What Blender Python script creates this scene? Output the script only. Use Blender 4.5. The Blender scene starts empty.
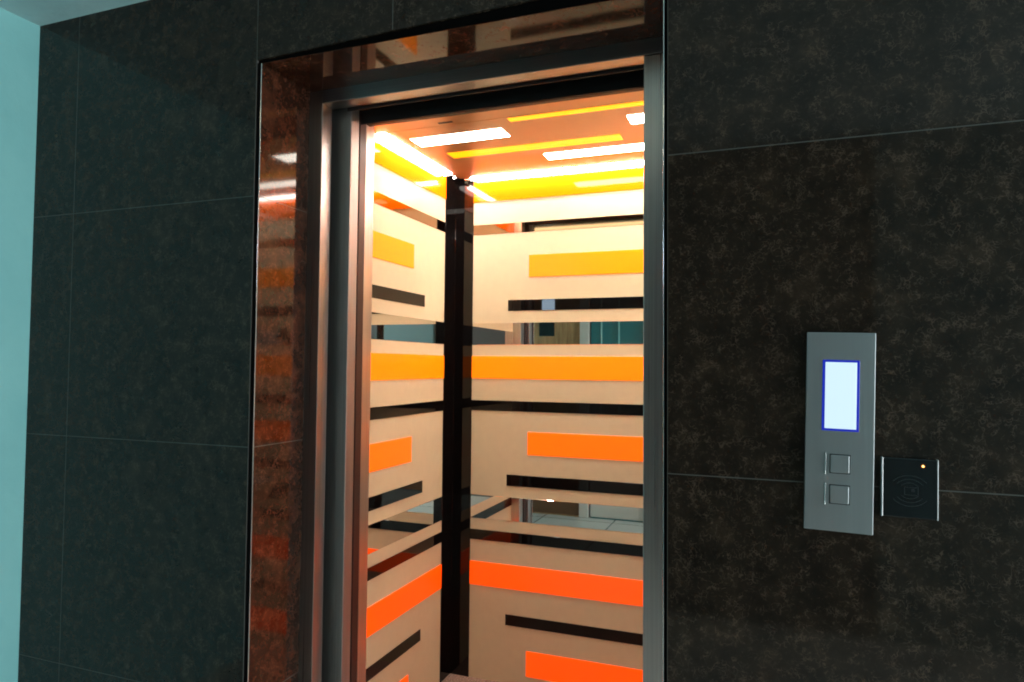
import bpy, bmesh, math
from mathutils import Vector, Matrix

scene = bpy.context.scene
COL = scene.collection
R = math.radians

# ------------------------------------------------------------------ dimensions (metres)
CAM = (1.8109, -1.4637, 1.2792)
YAW, PITCH, ROLL = 20.623, 2.066, 0.5026
XL = -0.342                     # teal side wall
XD, XR = 0.5154, 1.6092         # stone opening
ZD = 2.113
CH = 0.0095                     # chamfer of the stone edge
YF = 0.2165                     # steel frame face
ZC = 2.338                      # lobby ceiling
YB = 1.1614                     # lift car back wall
XC0, XC1 = 0.5595, 1.76         # lift car side walls
ZK = 2.06                       # lift car ceiling
YO = -1.95                      # wall behind the photographer
XE = 5.5                        # open end of the lobby

# ------------------------------------------------------------------ node helpers
def new_mat(name):
    m = bpy.data.materials.new(name)
    m.use_nodes = True
    nt = m.node_tree
    b = nt.nodes['Principled BSDF']
    return m, nt, b

def N(nt, kind, **kw):
    n = nt.nodes.new(kind)
    for k, v in kw.items():
        setattr(n, k, v)
    return n

def math_node(nt, op, a, b=None, c=None, clamp=False):
    n = nt.nodes.new('ShaderNodeMath'); n.operation = op; n.use_clamp = clamp
    for i, x in enumerate((a, b, c)):
        if x is None: continue
        if hasattr(x, 'links'): nt.links.new(x, n.inputs[i])
        else: n.inputs[i].default_value = x
    return n.outputs[0]

def mix_col(nt, fac, a, b):
    n = nt.nodes.new('ShaderNodeMix'); n.data_type = 'RGBA'
    for sock, x in ((n.inputs[0], fac), (n.inputs[6], a), (n.inputs[7], b)):
        if hasattr(x, 'links'): nt.links.new(x, sock)
        elif isinstance(x, (int, float)): sock.default_value = x
        else: sock.default_value = (*x, 1)
    return n.outputs[2]

def noise(nt, vec, scale, detail=2.0, rough=0.5, dist=0.0):
    n = N(nt, 'ShaderNodeTexNoise')
    n.inputs['Scale'].default_value = scale
    n.inputs['Detail'].default_value = detail
    n.inputs['Roughness'].default_value = rough
    n.inputs['Distortion'].default_value = dist
    nt.links.new(vec, n.inputs['Vector'])
    return n

def ramp(nt, fac, stops):
    n = N(nt, 'ShaderNodeValToRGB')
    cr = n.color_ramp
    while len(cr.elements) < len(stops): cr.elements.new(0.5)
    for e, (p, c) in zip(cr.elements, stops):
        e.position = p
        e.color = (*c, 1) if not isinstance(c, (int, float)) else (c, c, c, 1)
    nt.links.new(fac, n.inputs[0])
    return n.outputs[0]

def world_pos(nt):
    return N(nt, 'ShaderNodeNewGeometry').outputs['Position']

def bump(nt, b, height, strength, dist):
    n = N(nt, 'ShaderNodeBump')
    n.inputs['Strength'].default_value = strength
    n.inputs['Distance'].default_value = dist
    nt.links.new(height, n.inputs['Height'])
    nt.links.new(n.outputs[0], b.inputs['Normal'])

# ------------------------------------------------------------------ materials
def stone_material(name, vertical_joints, k=(1, 1, 1), ior=1.4, vk=1.0):
    """polished dark brown-black stone with a fine crackle of tan veins and tile joints"""
    m, nt, b = new_mat(name)
    pos = world_pos(nt)
    nd = noise(nt, pos, 22, 3, 0.6)
    sub = N(nt, 'ShaderNodeVectorMath', operation='SUBTRACT')
    nt.links.new(nd.outputs['Color'], sub.inputs[0]); sub.inputs[1].default_value = (0.5, 0.5, 0.5)
    sc = N(nt, 'ShaderNodeVectorMath', operation='SCALE'); nt.links.new(sub.outputs[0], sc.inputs[0])
    sc.inputs['Scale'].default_value = 0.12
    add = N(nt, 'ShaderNodeVectorMath', operation='ADD')
    nt.links.new(pos, add.inputs[0]); nt.links.new(sc.outputs[0], add.inputs[1])
    veins = None
    for scale, w, mscale, lo, hi in ((34, 0.06, 26, 0.50, 0.60), (60, 0.09, 34, 0.50, 0.62)):
        vo = N(nt, 'ShaderNodeTexVoronoi', feature='DISTANCE_TO_EDGE')
        vo.inputs['Scale'].default_value = scale
        nt.links.new(add.outputs[0], vo.inputs['Vector'])
        line = ramp(nt, vo.outputs['Distance'], ((0.0, 1.0), (w, 0.0)))
        msk = ramp(nt, noise(nt, pos, mscale, 3, 0.65).outputs['Fac'], ((lo, 0.0), (hi, 1.0)))
        v = math_node(nt, 'MULTIPLY', line, msk)
        veins = v if veins is None else math_node(nt, 'MAXIMUM', veins, v)
    cloud = noise(nt, pos, 13, 4, 0.65).outputs['Fac']
    K = lambda *c: tuple(a * q for a, q in zip(c, k))
    base = ramp(nt, cloud, ((0.35, K(0.0038, 0.0033, 0.0028)), (0.55, K(0.0066, 0.0054, 0.0042)), (0.75, K(0.014, 0.0105, 0.0075))))
    fleck = ramp(nt, noise(nt, pos, 95, 2, 0.6).outputs['Fac'], ((0.60, 0.0), (0.72, 0.35)))
    col = mix_col(nt, fleck, base, K(0.026, 0.020, 0.015))
    col = mix_col(nt, math_node(nt, 'MULTIPLY', veins, 0.75 * vk), col, K(0.036, 0.028, 0.022))
    sep = N(nt, 'ShaderNodeSeparateXYZ'); nt.links.new(pos, sep.inputs[0])
    X, Z = sep.outputs['X'], sep.outputs['Z']
    hw = 0.0011
    fr = math_node(nt, 'PINGPONG', math_node(nt, 'SUBTRACT', Z, 0.385), 0.336)
    joint = math_node(nt, 'LESS_THAN', fr, hw)
    if vertical_joints:
        for x0, zmin in ((XD - 0.6814, -1), (XD, -1), (0.9348, ZD), (XR, -1), (XR + 0.6814, -1), (XR + 1.3628, -1), (XR + 2.044, -1)):
            l = math_node(nt, 'COMPARE', X, x0, hw)
            if zmin > 0: l = math_node(nt, 'MULTIPLY', l, math_node(nt, 'GREATER_THAN', Z, zmin))
            joint = math_node(nt, 'MAXIMUM', joint, l)
    col = mix_col(nt, joint, col, (0.06, 0.06, 0.055))
    nt.links.new(col, b.inputs['Base Color'])
    rg = math_node(nt, 'ADD', math_node(nt, 'MULTIPLY', noise(nt, pos, 5, 2).outputs['Fac'], 0.03), 0.045)
    rg = math_node(nt, 'MAXIMUM', rg, math_node(nt, 'MULTIPLY', joint, 0.7))
    nt.links.new(rg, b.inputs['Roughness'])
    b.inputs['IOR'].default_value = ior
    return m

def plaster(name, c0, c1, rough=0.55, scale=2.5, bstr=0.15):
    m, nt, b = new_mat(name)
    pos = world_pos(nt)
    f = noise(nt, pos, scale, 5, 0.6).outputs['Fac']
    nt.links.new(ramp(nt, f, ((0.3, c0), (0.7, c1))), b.inputs['Base Color'])
    b.inputs['Roughness'].default_value = rough
    bump(nt, b, noise(nt, pos, 9, 4, 0.6).outputs['Fac'], bstr, 0.02)
    return m

def metal(name, col, rough, axis=None, var=0.12):
    """hairline finished metal: fine streaks along one axis"""
    m, nt, b = new_mat(name)
    b.inputs['Metallic'].default_value = 1.0
    pos = world_pos(nt)
    mp = N(nt, 'ShaderNodeMapping'); nt.links.new(pos, mp.inputs['Vector'])
    s = [260, 260, 260]
    if axis is not None: s[axis] = 1.5
    mp.inputs['Scale'].default_value = s
    f = noise(nt, mp.outputs[0], 1.0, 2, 0.5).outputs['Fac']
    lo = tuple(c * (1 - var) for c in col); hi = tuple(min(1, c * (1 + var)) for c in col)
    nt.links.new(ramp(nt, f, ((0.3, lo), (0.7, hi))), b.inputs['Base Color'])
    r = math_node(nt, 'ADD', math_node(nt, 'MULTIPLY', f, 0.12), rough - 0.06)
    nt.links.new(r, b.inputs['Roughness'])
    return m

def simple(name, col, rough=0.4, metallic=0.0, var=0.06, scale=30, ior=1.5):
    m, nt, b = new_mat(name)
    pos = world_pos(nt)
    f = noise(nt, pos, scale, 3, 0.5).outputs['Fac']
    lo = tuple(c * (1 - var) for c in col); hi = tuple(c * (1 + var) for c in col)
    nt.links.new(ramp(nt, f, ((0.3, lo), (0.7, hi))), b.inputs['Base Color'])
    b.inputs['Roughness'].default_value = rough
    b.inputs['Metallic'].default_value = metallic
    b.inputs['IOR'].default_value = ior
    return m

def lit(name, col, emit, strength, rough=0.25):
    m, nt, b = new_mat(name)
    b.inputs['Base Color'].default_value = (*col, 1)
    b.inputs['Roughness'].default_value = rough
    b.inputs['Emission Color'].default_value = (*emit, 1)
    b.inputs['Emission Strength'].default_value = strength
    return m

def speckle(name, cols, rough=0.3):
    m, nt, b = new_mat(name)
    pos = world_pos(nt)
    f = noise(nt, pos, 160, 2, 0.7).outputs['Fac']
    nt.links.new(ramp(nt, f, ((0.36, cols[0]), (0.5, cols[1]), (0.62, cols[2]))), b.inputs['Base Color'])
    b.inputs['Roughness'].default_value = rough
    return m

def wood(name):
    m, nt, b = new_mat(name)
    pos = world_pos(nt)
    mp = N(nt, 'ShaderNodeMapping'); nt.links.new(pos, mp.inputs['Vector'])
    mp.inputs['Scale'].default_value = (14, 14, 1.6)
    f = noise(nt, mp.outputs[0], 2.0, 5, 0.6, 0.6).outputs['Fac']
    nt.links.new(ramp(nt, f, ((0.3, (0.28, 0.15, 0.06)), (0.7, (0.55, 0.35, 0.17)))), b.inputs['Base Color'])
    b.inputs['Roughness'].default_value = 0.4
    return m

def floor_tiles(name):
    m, nt, b = new_mat(name)
    pos = world_pos(nt)
    br = N(nt, 'ShaderNodeTexBrick')
    br.offset = 0.0
    br.inputs['Scale'].default_value = 1.0
    br.inputs['Brick Width'].default_value = 0.6; br.inputs['Row Height'].default_value = 0.6
    br.inputs['Mortar Size'].default_value = 0.004
    br.inputs['Color1'].default_value = (0.66, 0.66, 0.62, 1); br.inputs['Color2'].default_value = (0.60, 0.60, 0.57, 1)
    br.inputs['Mortar'].default_value = (0.08, 0.08, 0.08, 1)
    nt.links.new(pos, br.inputs['Vector'])
    nt.links.new(br.outputs['Color'], b.inputs['Base Color'])
    b.inputs['Roughness'].default_value = 0.25
    return m

M = {}
M['stone'] = stone_material('dark_stone_tile', True, (2.7, 2.35, 2.15), 1.34, 0.75)
M['stone_car_lit'] = stone_material('car_lit_stone_lining', False, (5.0, 2.3, 1.6), 1.38, 0.6)  # same stone as the wall; warm car light put into a redder colour
M['teal'] = plaster('teal_wall_paint', (0.20, 0.50, 0.52), (0.25, 0.57, 0.58))
M['ceil'] = plaster('lobby_ceiling_paint', (0.40, 0.60, 0.63), (0.52, 0.71, 0.73), 0.6, 6, 0.4)
M['teal_dark'] = plaster('dark_teal_paint', (0.03, 0.17, 0.19), (0.04, 0.21, 0.23), 0.35)
M['teal_mid'] = plaster('soft_teal_paint', (0.15, 0.27, 0.29), (0.18, 0.31, 0.33), 0.5)
M['dim'] = plaster('dim_grey_paint', (0.095, 0.10, 0.10), (0.12, 0.125, 0.125), 0.5)
M['pale'] = plaster('pale_trim_paint', (0.55, 0.58, 0.54), (0.62, 0.64, 0.60), 0.4)
M['floor'] = floor_tiles('grey_floor_tile')
M['concrete'] = plaster('shaft_concrete', (0.05, 0.048, 0.045), (0.07, 0.066, 0.06), 0.9)
M['wood'] = wood('tan_wood')
M['frame'] = metal('brushed_frame_steel', (0.39, 0.39, 0.385), 0.30, 2)
M['frame_h'] = metal('brushed_head_steel', (0.33, 0.33, 0.325), 0.30, 0)
M['door'] = metal('brushed_door_steel', (0.34, 0.34, 0.335), 0.5, 2)
M['cardoor'] = simple('dark_car_door_paint', (0.03, 0.012, 0.010), 0.45)
M['return'] = metal('satin_return_steel', (0.56, 0.55, 0.52), 0.36, 2)
M['header'] = simple('black_header_paint', (0.006, 0.004, 0.004), 0.55)
M['plate'] = metal('satin_plate_steel', (0.39, 0.41, 0.42), 0.42, 2, 0.02)
M['chrome'] = metal('bright_steel', (0.80, 0.80, 0.80), 0.18, 2, 0.03)
M['cream'] = simple('cream_wall_panel', (0.74, 0.675, 0.46), 0.42, 0, 0.02)
M['mirror'] = simple('mirror_band', (0.86, 0.84, 0.80), 0.015, 1.0, 0.0)
M['bronze'] = simple('bronze_mirror_band', (0.30, 0.19, 0.12), 0.03, 1.0, 0.0)
M['black'] = simple('black_acrylic', (0.004, 0.003, 0.003), 0.012, 0, 0.0, ior=1.38)
M['ytop'] = lit('overlit_orange_acrylic_band', (0.90, 0.13, 0.002), (1.0, 0.25, 0.0), 1.0, 0.06)  # these acrylics are one orange; overexposure higher up is put into the colours
M['yellow'] = lit('overlit_orange_acrylic', (0.90, 0.27, 0.004), (1.0, 0.22, 0.0), 1.0, 0.25)
M['amber'] = lit('bright_lit_orange_acrylic', (0.90, 0.24, 0.004), (1.0, 0.17, 0.0), 1.0, 0.25)
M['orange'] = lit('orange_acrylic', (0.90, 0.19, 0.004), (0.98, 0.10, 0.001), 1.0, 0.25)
M['deep'] = lit('dim_lit_orange_acrylic', (0.90, 0.12, 0.004), (0.88, 0.058, 0.0), 1.0, 0.25)
M['copper'] = simple('copper_ceiling_sheet', (0.57, 0.33, 0.15), 0.30, 0.35, 0.03, 8)
M['slot_w'] = lit('white_light_diffuser', (0.8, 0.8, 0.8), (1.0, 0.93, 0.80), 18.0)
M['slot_y'] = lit('yellow_light_diffuser', (0.8, 0.5, 0.01), (1.5, 0.62, 0.003), 1.0)
M['cove'] = lit('led_strip_diffuser', (0.8, 0.8, 0.7), (1.0, 0.90, 0.82), 60.0)
M['carfloor'] = speckle('speckled_car_floor', ((0.10, 0.06, 0.045), (0.34, 0.22, 0.17), (0.55, 0.42, 0.34)))
M['void'] = simple('black_gap', (0.003, 0.003, 0.003), 0.9, 0, 0.0, ior=1.01)
M['brownwood'] = simple('dark_brown_wood', (0.14, 0.065, 0.03), 0.35)
M['alu'] = metal('sill_aluminium', (0.5, 0.5, 0.5), 0.35, 0)
M['dark'] = simple('black_plastic', (0.004, 0.004, 0.0045), 0.16, 0, 0.0)
M['groove'] = simple('dark_groove', (0.012, 0.013, 0.014), 0.5, 0, 0.0)
M['icon'] = simple('grey_icon_print', (0.014, 0.016, 0.018), 0.35, 0, 0.0)
M['screen'] = lit('white_lcd_screen', (0.1, 0.1, 0.1), (0.66, 0.88, 1.0), 0.98, 0.15)
M['screen_edge'] = lit('blue_lcd_edge', (0.005, 0.005, 0.02), (0.010, 0.024, 0.44), 1.0, 0.15)
M['led'] = lit('amber_led', (0.5, 0.3, 0.1), (1.0, 0.55, 0.16), 6.0, 0.3)
M['ledring'] = lit('amber_led_lens', (0.05, 0.012, 0.0), (1.0, 0.22, 0.0), 0.06, 0.3)
M['tube'] = lit('lamp_tube_glow', (0.8, 0.8, 0.7), (1.0, 0.93, 0.66), 4.0)
M['pane'] = lit('bright_daylight_pane', (0.1, 0.1, 0.1), (0.62, 0.82, 1.0), 14.0, 0.1)

# ------------------------------------------------------------------ mesh helpers
class MB:
    def __init__(self): self.bm = bmesh.new()
    def box(self, x0, x1, y0, y1, z0, z1, bev=0.0, seg=2):
        t = bmesh.new()
        vs = [t.verts.new((x, y, z)) for x in (x0, x1) for y in (y0, y1) for z in (z0, z1)]
        for f in ((0, 1, 3, 2), (4, 6, 7, 5), (0, 4, 5, 1), (2, 3, 7, 6), (0, 2, 6, 4), (1, 5, 7, 3)):
            t.faces.new([vs[i] for i in f])
        if bev: bmesh.ops.bevel(t, geom=t.edges[:], offset=bev, segments=seg, affect='EDGES', profile=0.5)
        return self._take(t)
    def prism(self, poly, axis, a, b, bev=0.0, seg=2):
        """poly in the two other axes (cyclic x,y,z order), extruded along axis from a to b"""
        t = bmesh.new()
        def pt(p, h):
            q = [0, 0, 0]; o = [i for i in range(3) if i != axis]
            q[o[0]], q[o[1]] = p; q[axis] = h
            return q
        lo = [t.verts.new(pt(p, a)) for p in poly]; hi = [t.verts.new(pt(p, b)) for p in poly]
        n = len(poly)
        t.faces.new(lo[::-1]); t.faces.new(hi)
        for i in range(n): t.faces.new((lo[i], lo[(i + 1) % n], hi[(i + 1) % n], hi[i]))
        bmesh.ops.recalc_face_normals(t, faces=t.faces[:])
        if bev: bmesh.ops.bevel(t, geom=t.edges[:], offset=bev, segments=seg, affect='EDGES', profile=0.5)
        return self._take(t)
    def ring(self, x0, x1, z0, z1, t, y0, y1, bev=0.0):
        """rectangular frame in the XZ plane"""
        self.box(x0, x1, y0, y1, z1 - t, z1, bev); self.box(x0, x1, y0, y1, z0, z0 + t, bev)
        self.box(x0, x0 + t, y0, y1, z0 + t, z1 - t, bev); self.box(x1 - t, x1, y0, y1, z0 + t, z1 - t, bev)
        return self
    def cyl(self, p0, p1, r, n=24, bev=0.0):
        p0, p1 = Vector(p0), Vector(p1)
        t = bmesh.new(); d = p1 - p0
        bmesh.ops.create_cone(t, cap_ends=True, segments=n, radius1=r, radius2=r, depth=d.length)
        if bev:
            es = [e for e in t.edges if len(e.link_faces) == 2 and any(len(f.verts) > 4 for f in e.link_faces)]
            bmesh.ops.bevel(t, geom=es, offset=bev, segments=2, affect='EDGES')
        q = d.to_track_quat('Z', 'Y').to_matrix().to_4x4()
        t.transform(Matrix.Translation((p0 + p1) / 2) @ q)
        return self._take(t)
    def arc(self, cx, cz, r, a0, a1, w, y0, y1, n=20, sz=1.0):
        t = bmesh.new(); rows = []
        for i in range(n + 1):
            a = R(a0 + (a1 - a0) * i / n); c, s = math.cos(a), math.sin(a)
            rows.append([t.verts.new((cx + rr * c, y, cz + rr * s * sz)) for rr in (r - w / 2, r + w / 2) for y in (y0, y1)])
        for A, B in zip(rows, rows[1:]):
            for i, j in ((0, 1), (1, 3), (3, 2), (2, 0)): t.faces.new((A[i], A[j], B[j], B[i]))
        t.faces.new((rows[0][0], rows[0][1], rows[0][3], rows[0][2])); t.faces.new((rows[-1][0], rows[-1][2], rows[-1][3], rows[-1][1]))
        bmesh.ops.recalc_face_normals(t, faces=t.faces[:])
        return self._take(t)
    def _take(self, t):
        me = bpy.data.meshes.new('tmp'); t.to_mesh(me); t.free()
        self.bm.from_mesh(me); bpy.data.meshes.remove(me)
        return self
    def build(self, name, mat, parent=None, origin=None):
        """geometry is given in world space; origin/parent only move the pivot"""
        me = bpy.data.meshes.new(name)
        o = bpy.data.objects.new(name, me)
        COL.objects.link(o)
        w = Vector((0, 0, 0))
        if parent is not None:
            w = PIV[parent.name]
            o.parent = parent
        org = Vector(origin) if origin is not None else w
        bmesh.ops.translate(self.bm, verts=self.bm.verts[:], vec=-org)
        self.bm.to_mesh(me); self.bm.free()
        me.materials.append(mat)
        o.location = org - w
        PIV[o.name] = org
        return o

PIV = {}
def empty(name, loc):
    o = bpy.data.objects.new(name, None)
    o.empty_display_size = 0.1
    COL.objects.link(o); o.location = loc
    PIV[o.name] = Vector(loc)
    return o

def tag(o, label=None, cat=None, group=None, kind=None):
    if label: o['label'] = label
    if cat: o['category'] = cat
    if group: o['group'] = group
    if kind: o['kind'] = kind
    return o

def struct(o, label, cat): return tag(o, label, cat, kind='structure')

# ------------------------------------------------------------------ the lobby shell
mb = MB()
mb.box(XL - 0.2, XD, 0, YF, 0, 2.8); mb.box(XR, XE, 0, YF, 0, 2.8); mb.prism([(XD, 2.0995), (XR, 2.1306), (XR, 2.8), (XD, 2.8)], 1, 0, YF)
struct(mb.build('wall_back', M['stone']), 'dark brown-black veined stone tile wall around the open lift doorway', 'wall')

ZI = 2.0925                      # underside of the stone lintel
mb = MB()
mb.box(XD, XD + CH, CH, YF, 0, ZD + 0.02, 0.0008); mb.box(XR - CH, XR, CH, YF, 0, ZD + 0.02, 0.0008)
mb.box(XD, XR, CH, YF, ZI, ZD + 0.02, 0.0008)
t1 = struct(mb.build('trim_1', M['stone_car_lit']), 'polished dark stone lining of the lift doorway reveal', 'trim')
mb = MB()      # blackened gap between wall tiles and lining
mb.prism([(XD, 0.002), (XD + CH - 0.0008, CH), (XD, CH)], 2, 0, ZI)
mb.prism([(XR, 0.002), (XR, CH), (XR - CH + 0.0008, CH)], 2, 0, ZI)
mb.prism([(XD, ZI + 0.0008), (XR, ZI + 0.0008), (XR, ZD + 0.025), (XD, ZD + 0.002)], 1, CH - 0.002, CH)
mb.build('edge_gap', M['void'], t1)
mb = MB()      # thin steel bead along the edge of the lining
mb.cyl((XD + CH - 0.0005, CH - 0.0008, 0), (XD + CH - 0.0005, CH - 0.0008, ZI), 0.0016, 12)
mb.cyl((XR - CH + 0.0005, CH - 0.0008, 0), (XR - CH + 0.0005, CH - 0.0008, ZI), 0.0016, 12)
mb.build('edge_bead', M['chrome'], t1)

struct(MB().box(XL - 0.2, XL, YO, 0, 0, ZC + 0.1).build('wall_left', M['teal']), 'pale teal painted plaster wall left of the dark tiles', 'wall')
struct(MB().box(XL - 0.2, XE, YO - 0.2, 0, ZC, ZC + 0.2).build('ceiling', M['ceil']), 'pale teal-grey plaster ceiling above the dark tiles', 'ceiling')
struct(MB().box(XL - 0.2, XE, YO - 0.2, 0.21, -0.2, 0).build('floor', M['floor']), 'grey tiled lobby floor in front of the lift', 'floor')
struct(wf := MB().box(XL - 0.2, XE, YO - 0.2, YO, 0, ZC).build('wall_front', M['dim']), 'dim grey wall facing the lift', 'wall')
MB().box(2.25, XE, YO, YO + 0.012, 0.1, ZC).build('painted_panel', M['teal_mid'], wf)
struct(MB().box(0.89, XE, YO, YO + 0.015, 0, 0.10, 0.003).build('baseboard_front', M['pale']), 'pale baseboard along the wall facing the lift', 'baseboard')
d3 = struct(empty('door_3', (0.61, YO, 0)), 'dark teal panelled door seen mirrored in the lift car', 'door')
MB().box(0.385, 0.835, YO, YO + 0.03, 0.0, 2.12, 0.002).build('door_leaf', M['teal_dark'], d3)
mb = MB(); mb.box(0.835, 0.89, YO, YO + 0.05, 0, 2.2, 0.003); mb.box(0.372, 0.835, YO, YO + 0.05, 2.12, 2.2, 0.003)
mb.build('door_frame', M['pale'], d3)
MB().box(0.386, 0.834, YO + 0.03, YO + 0.036, 0.012, 0.20, 0.002).build('kick_plate', M['pale'], d3)
MB().box(0.386, 0.834, YO + 0.03, YO + 0.040, 0.215, 0.33, 0.002).build('kick_plate', M['pale'], d3)
for x in (0.47, 0.62): MB().box(x, x + 0.012, YO + 0.03, YO + 0.038, 0.34, 2.10, 0.002).build('door_batten', M['teal'], d3)

d2 = struct(empty('door_2', (0.11, YO, 0)), 'tan wooden door seen mirrored in the lift car', 'door')
mb = MB(); mb.box(-0.18, 0.29, YO, YO + 0.03, 0.0, 2.12, 0.002)
mb.build('door_leaf', M['wood'], d2)
mb = MB(); mb.box(0.29, 0.37, YO, YO + 0.05, 0, 2.2, 0.003); mb.box(-0.23, -0.18, YO, YO + 0.05, 0, 2.2, 0.003); mb.box(-0.18, 0.29, YO, YO + 0.05, 2.12, 2.2, 0.003)
mb.build('door_frame', M['pale'], d2)
MB().box(-0.178, 0.288, YO + 0.03, YO + 0.036, 0.012, 0.55, 0.002).build('kick_plate', M['brownwood'], d2)
MB().box(-0.08, 0.06, YO + 0.03, YO + 0.036, 1.54, 1.68, 0.002).build('door_plate', M['dark'], d2)
MB().box(-0.055, 0.06, YO + 0.03, YO + 0.034, 1.76, 2.02, 0.001).build('door_pane', M['pane'], d2)

LY = -0.98
lamp = tag(empty('ceiling_lamp', (0.72, LY, ZC)), 'long tube lamp on the lobby ceiling seen mirrored in the lift car', 'lamp')
MB().box(0.09, 1.35, LY - 0.03, LY + 0.03, ZC - 0.030, ZC, 0.004).build('lamp_housing', M['pale'], lamp)
MB().cyl((0.11, LY, ZC - 0.060), (1.33, LY, ZC - 0.060), 0.019, 20, 0.003).build('tube', M['tube'], lamp)
for x in (0.10, 1.34): MB().box(x - 0.012, x + 0.012, LY - 0.022, LY + 0.022, ZC - 0.084, ZC - 0.029, 0.003).build('lamp_holder', M['pale'], lamp)

# lift shaft behind the tile wall
mb = MB()
x0, x1, y1, z0, z1 = 0.05, 2.3, 1.45, -0.35, 2.8
mb.box(x0 - 0.1, x0, YF, y1, z0, z1); mb.box(x1, x1 + 0.1, YF, y1, z0, z1)
mb.box(x0 - 0.1, x1 + 0.1, y1, y1 + 0.1, z0, z1)
mb.box(x0 - 0.1, x1 + 0.1, YF, y1 + 0.1, z1, z1 + 0.1); mb.box(x0 - 0.1, x1 + 0.1, 0.21, y1 + 0.1, z0 - 0.1, z0)
struct(mb.build('wall_shaft', M['concrete']), 'dark concrete lift shaft behind the stone wall', 'wall')

# ------------------------------------------------------------------ landing door frame
d1 = struct(empty('door_1', (1.05, YF, 0)), 'brushed steel lift door frame set inside the stone doorway', 'door frame')
FX0, FX1, FZ, FY2 = 0.571, 1.5214, 2.052, 0.2647
MB().box(XD - 0.04, FX0, YF, FY2, 0, 2.30, 0.002).build('frame_jamb', M['frame'], d1)
MB().box(FX1, XR + 0.04, YF, 0.318, 0, FZ - 0.0015, 0.002).build('frame_jamb', M['frame'], d1)
MB().box(FX0, XR + 0.04, YF - 0.001, FY2 + 0.006, FZ, 2.30, 0.002).build('frame_head', M['frame_h'], d1)
MB().box(0.617, FX1, FY2 + 0.012, FY2 + 0.015, 2.045, 2.5).build('header_plate', M['header'], d1)
mb = MB(); mb.box(FX0, FX1, 0.211, 0.325, -0.03, 0.0, 0.001)
mb.build('sill', M['alu'], d1)

tag(MB().box(0.30, 0.6152, 0.300, 0.345, 0.008, 2.22, 0.0025).build('door_leaf', M['door'], d1), 'dark brushed steel landing door leaf slid open')

# ------------------------------------------------------------------ the lift car
car = tag(empty('elevator_car', ((XC0 + XC1) / 2, 0.76, 0)),
          'lit lift car with cream walls striped in orange, black and mirror bands', 'elevator')
YI = 0.40     # front of the car
floor_ = MB().box(XC0 - 0.02, XC1 + 0.02, 0.345, YB + 0.02, -0.04, 0.0, 0.001).build('car_floor', M['carfloor'], car)
tag(floor_, 'speckled pinkish stone car floor')

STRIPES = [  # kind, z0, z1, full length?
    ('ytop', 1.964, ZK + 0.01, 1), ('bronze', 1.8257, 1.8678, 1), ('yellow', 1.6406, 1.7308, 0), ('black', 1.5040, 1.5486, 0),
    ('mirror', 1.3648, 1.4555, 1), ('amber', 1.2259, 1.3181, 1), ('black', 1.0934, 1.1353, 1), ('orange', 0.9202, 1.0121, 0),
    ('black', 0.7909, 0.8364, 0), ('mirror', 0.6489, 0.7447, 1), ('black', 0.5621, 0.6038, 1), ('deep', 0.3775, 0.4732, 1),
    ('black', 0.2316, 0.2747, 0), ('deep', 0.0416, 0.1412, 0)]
NM = dict(ytop='overlit_orange_band', mirror='mirror_band', bronze='bronze_mirror_band', yellow='overlit_orange_stripe', amber='bright_lit_orange_stripe', orange='orange_stripe', deep='orange_stripe', black='black_stripe')  # yellow and amber are the same orange with stronger light in the colour
TH = dict(mirror=0.0012, bronze=0.0012, black=0.0030)
CW = 0.0865      # black corner strip width on the back wall
CD = 0.0953      # and on the side walls
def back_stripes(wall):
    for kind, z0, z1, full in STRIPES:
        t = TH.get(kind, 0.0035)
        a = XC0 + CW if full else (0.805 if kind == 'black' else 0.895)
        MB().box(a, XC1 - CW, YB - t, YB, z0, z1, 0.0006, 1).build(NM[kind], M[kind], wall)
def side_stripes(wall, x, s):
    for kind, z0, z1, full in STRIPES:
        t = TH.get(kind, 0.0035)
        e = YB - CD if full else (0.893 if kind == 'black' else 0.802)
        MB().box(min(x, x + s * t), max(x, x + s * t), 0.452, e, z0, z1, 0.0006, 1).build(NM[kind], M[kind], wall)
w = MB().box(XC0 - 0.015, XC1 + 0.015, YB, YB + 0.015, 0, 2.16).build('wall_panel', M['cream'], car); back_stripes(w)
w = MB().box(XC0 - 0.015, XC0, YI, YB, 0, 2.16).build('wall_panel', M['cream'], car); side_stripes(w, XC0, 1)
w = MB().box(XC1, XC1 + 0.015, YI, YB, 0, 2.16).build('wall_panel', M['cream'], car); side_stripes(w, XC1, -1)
for x, s in ((XC0, 1), (XC1, -1)):
    mb = MB()
    T = 0.004
    mb.prism([(x, YB), (x, YB - CD), (x + s * T, YB - CD), (x + s * T, YB - T), (x + s * CW, YB - T), (x + s * CW, YB)], 2, 0.0, 2.13, 0.0006, 1)
    mb.build('corner_strip', M['black'], car)

# front of the car: narrow returns either side of the opening, header above
RX = 0.605
MB().box(XC0 - 0.015, RX, YI, 0.45, 0, 2.16, 0.0025).build('return_panel', M['return'], car)
MB().box(1.56, XC1 + 0.015, YI, 0.45, 0, 2.16, 0.0025).box(1.535, 1.562, 0.345, 0.45, 0, 2.16, 0.0025).build('return_panel', M['return'], car)
MB().box(0.612, 1.80, 0.358, 0.361, 2.032, 2.5).build('car_header', M['header'], car)
MB().box(RX, 1.56, YI, 0.42, 2.046, 2.16, 0.001).build('car_header', M['header'], car)

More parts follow.
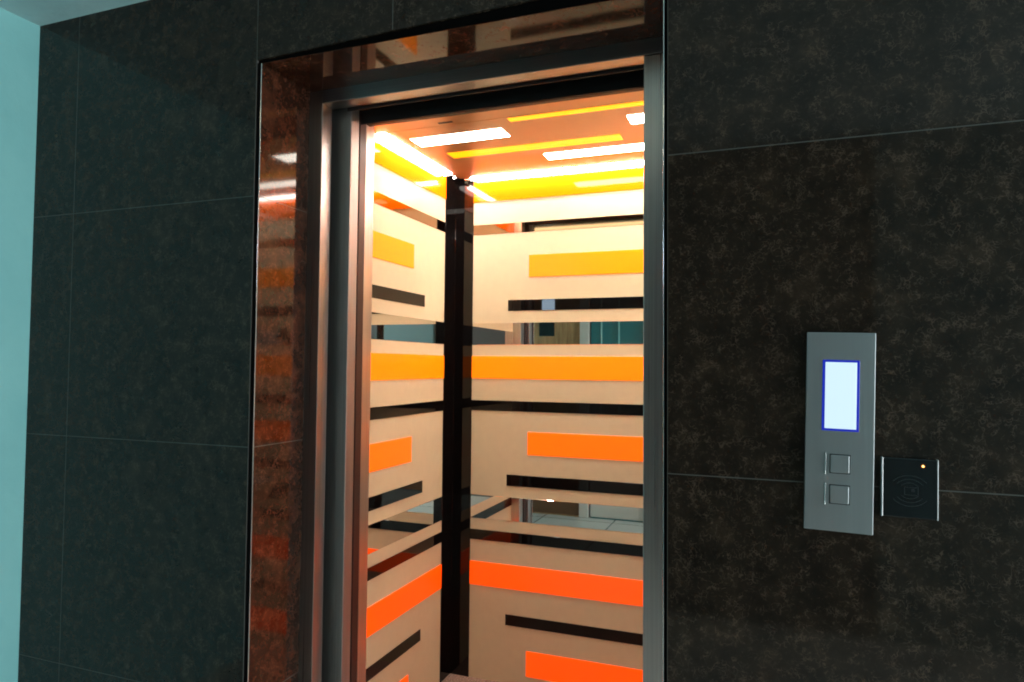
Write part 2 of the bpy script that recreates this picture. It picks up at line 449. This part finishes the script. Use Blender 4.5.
# ceiling sheet with flush light panels and a cove of LED strip along the walls
G = 0.041
cl = MB()
cl.box(XC0 + 0.002, XC1 - 0.002, 0.452, 0.520, ZK, ZK + 0.012, 0.0008, 1)
cl.box(XC0 + G, XC1 - G, 0.5215, YB - G, ZK, ZK + 0.012, 0.0008, 1)
cl = cl.build('ceiling_sheet', M['copper'], car)
for a, b, c, d, k in ((0.648, 0.987, 0.607, 0.690, 'slot_w'), (1.033, 1.62, 0.912, 0.985, 'slot_w'), (1.398, 1.68, 0.630, 0.708, 'slot_w'),
                      (1.038, 1.62, 0.528, 0.560, 'slot_y'), (0.700, 1.343, 0.788, 0.852, 'slot_y')):
    o = MB().box(a, b, c, d, ZK - 0.0015, ZK + 0.002, 0.0005, 1).build('light_panel', M[k], cl)
    tag(o, 'glowing white ceiling light panel' if k == 'slot_w' else 'glowing yellow ceiling light panel')
MB().box(0.812, 0.862, 0.492, 0.504, ZK - 0.001, ZK + 0.002).build('vent_slot', M['groove'], cl)
# cove strips sit in the gap between ceiling sheet and walls
MB().box(XC0 + 0.004, XC0 + G - 0.001, 0.525, YB - CD - 0.02, ZK - 0.004, ZK + 0.012, 0.003).build('cove_light', M['cove'], car)
MB().box(XC1 - G + 0.001, XC1 - 0.004, 0.525, YB - CD - 0.02, ZK - 0.004, ZK + 0.012, 0.003).build('cove_light', M['cove'], car)
MB().box(XC0 + CW, XC1 - CW, YB - G + 0.001, YB - 0.004, ZK - 0.004, ZK + 0.012, 0.003).build('cove_light', M['cove'], car)
MB().cyl((XC0 + 0.03, YB - CD + 0.02, ZK - 0.001), (XC0 + 0.03, YB - CD + 0.045, ZK - 0.001), 0.006, 16, 0.001).build('strip_connector', M['chrome'], car)
MB().cyl((XC0 + CW - 0.03, YB - 0.024, ZK - 0.001), (XC0 + CW - 0.004, YB - 0.024, ZK - 0.001), 0.006, 16, 0.001).build('strip_connector', M['chrome'], car)
MB().box(XC0 - 0.015, XC1 + 0.015, 0.40, YB + 0.015, 2.16, 2.19, 0.001).build('car_roof', M['header'], car)

tag(MB().box(0.30, 0.610, 0.358, 0.392, 0.006, 2.20, 0.002).build('car_door', M['cardoor'], car), 'dark reddish-brown car door edge slid open')

# ------------------------------------------------------------------ call panel
cp = tag(empty('call_panel', (1.9308, 0.0, 0.9688)), 'tall grey steel call panel with glowing white screen and two buttons', 'call panel')
PW, PH = 0.1196, 0.3795
px, pz = 1.9308, 0.9688                    # bottom centre
def P(u, v): return px + u, pz + v         # panel-local to world
def pbox(mb, u0, u1, v0, v1, y0, y1, bev=0.0, seg=2):
    return mb.box(px + u0, px + u1, -y1, -y0, pz + v0, pz + v1, bev, seg)
pbox(MB(), -PW / 2, PW / 2, 0, PH, -0.001, 0.012, 0.0012).build('faceplate', M['plate'], cp)
cv = 0.2585
sf = pbox(MB(), -0.0315, 0.0333, cv - 0.0675, cv + 0.0685, 0.010, 0.0128, 0.0006, 1).build('screen_bezel', M['screen_edge'], cp)
tag(sf, 'blue glowing screen edge')
tag(pbox(MB(), -0.0265, 0.0283, cv - 0.063, cv + 0.064, 0.012, 0.0134, 0.0005, 1).build('screen', M['screen'], sf), 'white glowing screen')
for bv in (0.1285, 0.0705):
    mb = MB()
    pbox(mb, -0.0165, 0.0195, bv - 0.0185, bv + 0.0185, 0.011, 0.0123, 0.0)
    g = mb.build('button_surround', M['groove'], cp)
    pbox(MB(), -0.0148, 0.0178, bv - 0.0168, bv + 0.0168, 0.011, 0.0150, 0.0015).build('button', M['plate'], g)
    pbox(MB(), -0.0246, -0.0228, bv - 0.0205, bv + 0.0205, 0.011, 0.0142, 0.0005, 1).build('button_guard', M['chrome'], g)
cp.rotation_euler = (0, R(1.3), 0)

# ------------------------------------------------------------------ card reader
cr = tag(empty('card_reader', (2.0525, 0.0, 1.003)), 'black square card reader with small amber light right of the call panel', 'card reader')
def cb(mb, x0, x1, z0, z1, y0, y1, bev=0.0, seg=2): return mb.box(x0, x1, -y1, -y0, z0, z1, bev, seg)
body = cb(MB(), 2.0070, 2.0955, 1.0045, 1.1145, 0.0, 0.012, 0.002).build('reader_body', M['dark'], cr)
cb(MB(), 2.0040, 2.0070, 1.0045, 1.1145, 0.0, 0.0135, 0.0008, 1).build('side_rail', M['plate'], cr)
cb(MB(), 2.0950, 2.0967, 1.0045, 1.1145, 0.0, 0.0132, 0.0006, 1).build('side_rail', M['plate'], cr)
cx, cz = 2.0510, 1.0545
mb = MB()
for rr in (0.017, 0.025, 0.033):
    mb.arc(cx, cz, rr, 35, 145, 0.0011, -0.0126, -0.0118, 18, 0.85)
    mb.arc(cx, cz, rr, 215, 325, 0.0011, -0.0126, -0.0118, 18, 0.85)
mb.ring(cx - 0.009, cx + 0.014, cz - 0.008, cz + 0.007, 0.0010, -0.0126, -0.0118)
mb.box(cx + 0.003, cx + 0.0075, -0.0126, -0.0118, cz - 0.001, cz + 0.004)
mb.build('card_symbol', M['icon'], body)
ring = MB().cyl((2.0722, -0.0118, 1.1015), (2.0722, -0.0127, 1.1015), 0.0042, 24).build('indicator_lens', M['ledring'], body)
tag(MB().cyl((2.0722, -0.0122, 1.1015), (2.0722, -0.0136, 1.1015), 0.0017, 20, 0.0004).build('indicator_light', M['led'], cr), 'small glowing amber light')
cr.rotation_euler = (0, R(0.8), 0)

# ------------------------------------------------------------------ light
w = bpy.data.worlds.new('World'); scene.world = w
w.use_nodes = True
bg = w.node_tree.nodes['Background']
bg.inputs['Color'].default_value = (0.8, 0.97, 1.0, 1); bg.inputs['Strength'].default_value = 0.5

def area(name, loc, rot, sx, sy, col, power):
    l = bpy.data.lights.new(name, 'AREA'); l.shape = 'RECTANGLE'; l.size = sx; l.size_y = sy
    l.color = col; l.energy = power
    o = bpy.data.objects.new(name, l); COL.objects.link(o)
    o.location = loc; o.rotation_euler = rot
    return o
# daylight entering through the open right end of the lobby
area('daylight', (XE + 0.05, YO / 2, 1.10), (0, R(90), 0), 1.8, 1.7, (0.95, 1.0, 1.0), 150)

# ------------------------------------------------------------------ camera
cd = bpy.data.cameras.new('camera')
cam = bpy.data.objects.new('camera', cd); COL.objects.link(cam)
cam.location = CAM
cd.sensor_fit = 'HORIZONTAL'; cd.sensor_width = 36.0
cd.lens = 685.27 * 36.0 / 1024
cd.clip_start = 0.02
Mx = Matrix.Rotation(R(YAW), 4, 'Z') @ Matrix.Rotation(R(90 + PITCH), 4, 'X') @ Matrix.Rotation(R(ROLL), 4, 'Z')
cam.rotation_euler = Mx.to_euler()
scene.camera = cam

scene.view_settings.view_transform = 'Standard'
scene.view_settings.look = 'None'
scene.view_settings.gamma = 1.0
scene.view_settings.use_curve_mapping = False
scene.view_settings.exposure = 0.0
scene.cycles.use_denoising = True
scene.cycles.filter_width = 1.9
scene.cycles.max_bounces = 14
scene.cycles.glossy_bounces = 8
scene.cycles.diffuse_bounces = 6
scene.cycles.sample_clamp_indirect = 6.0
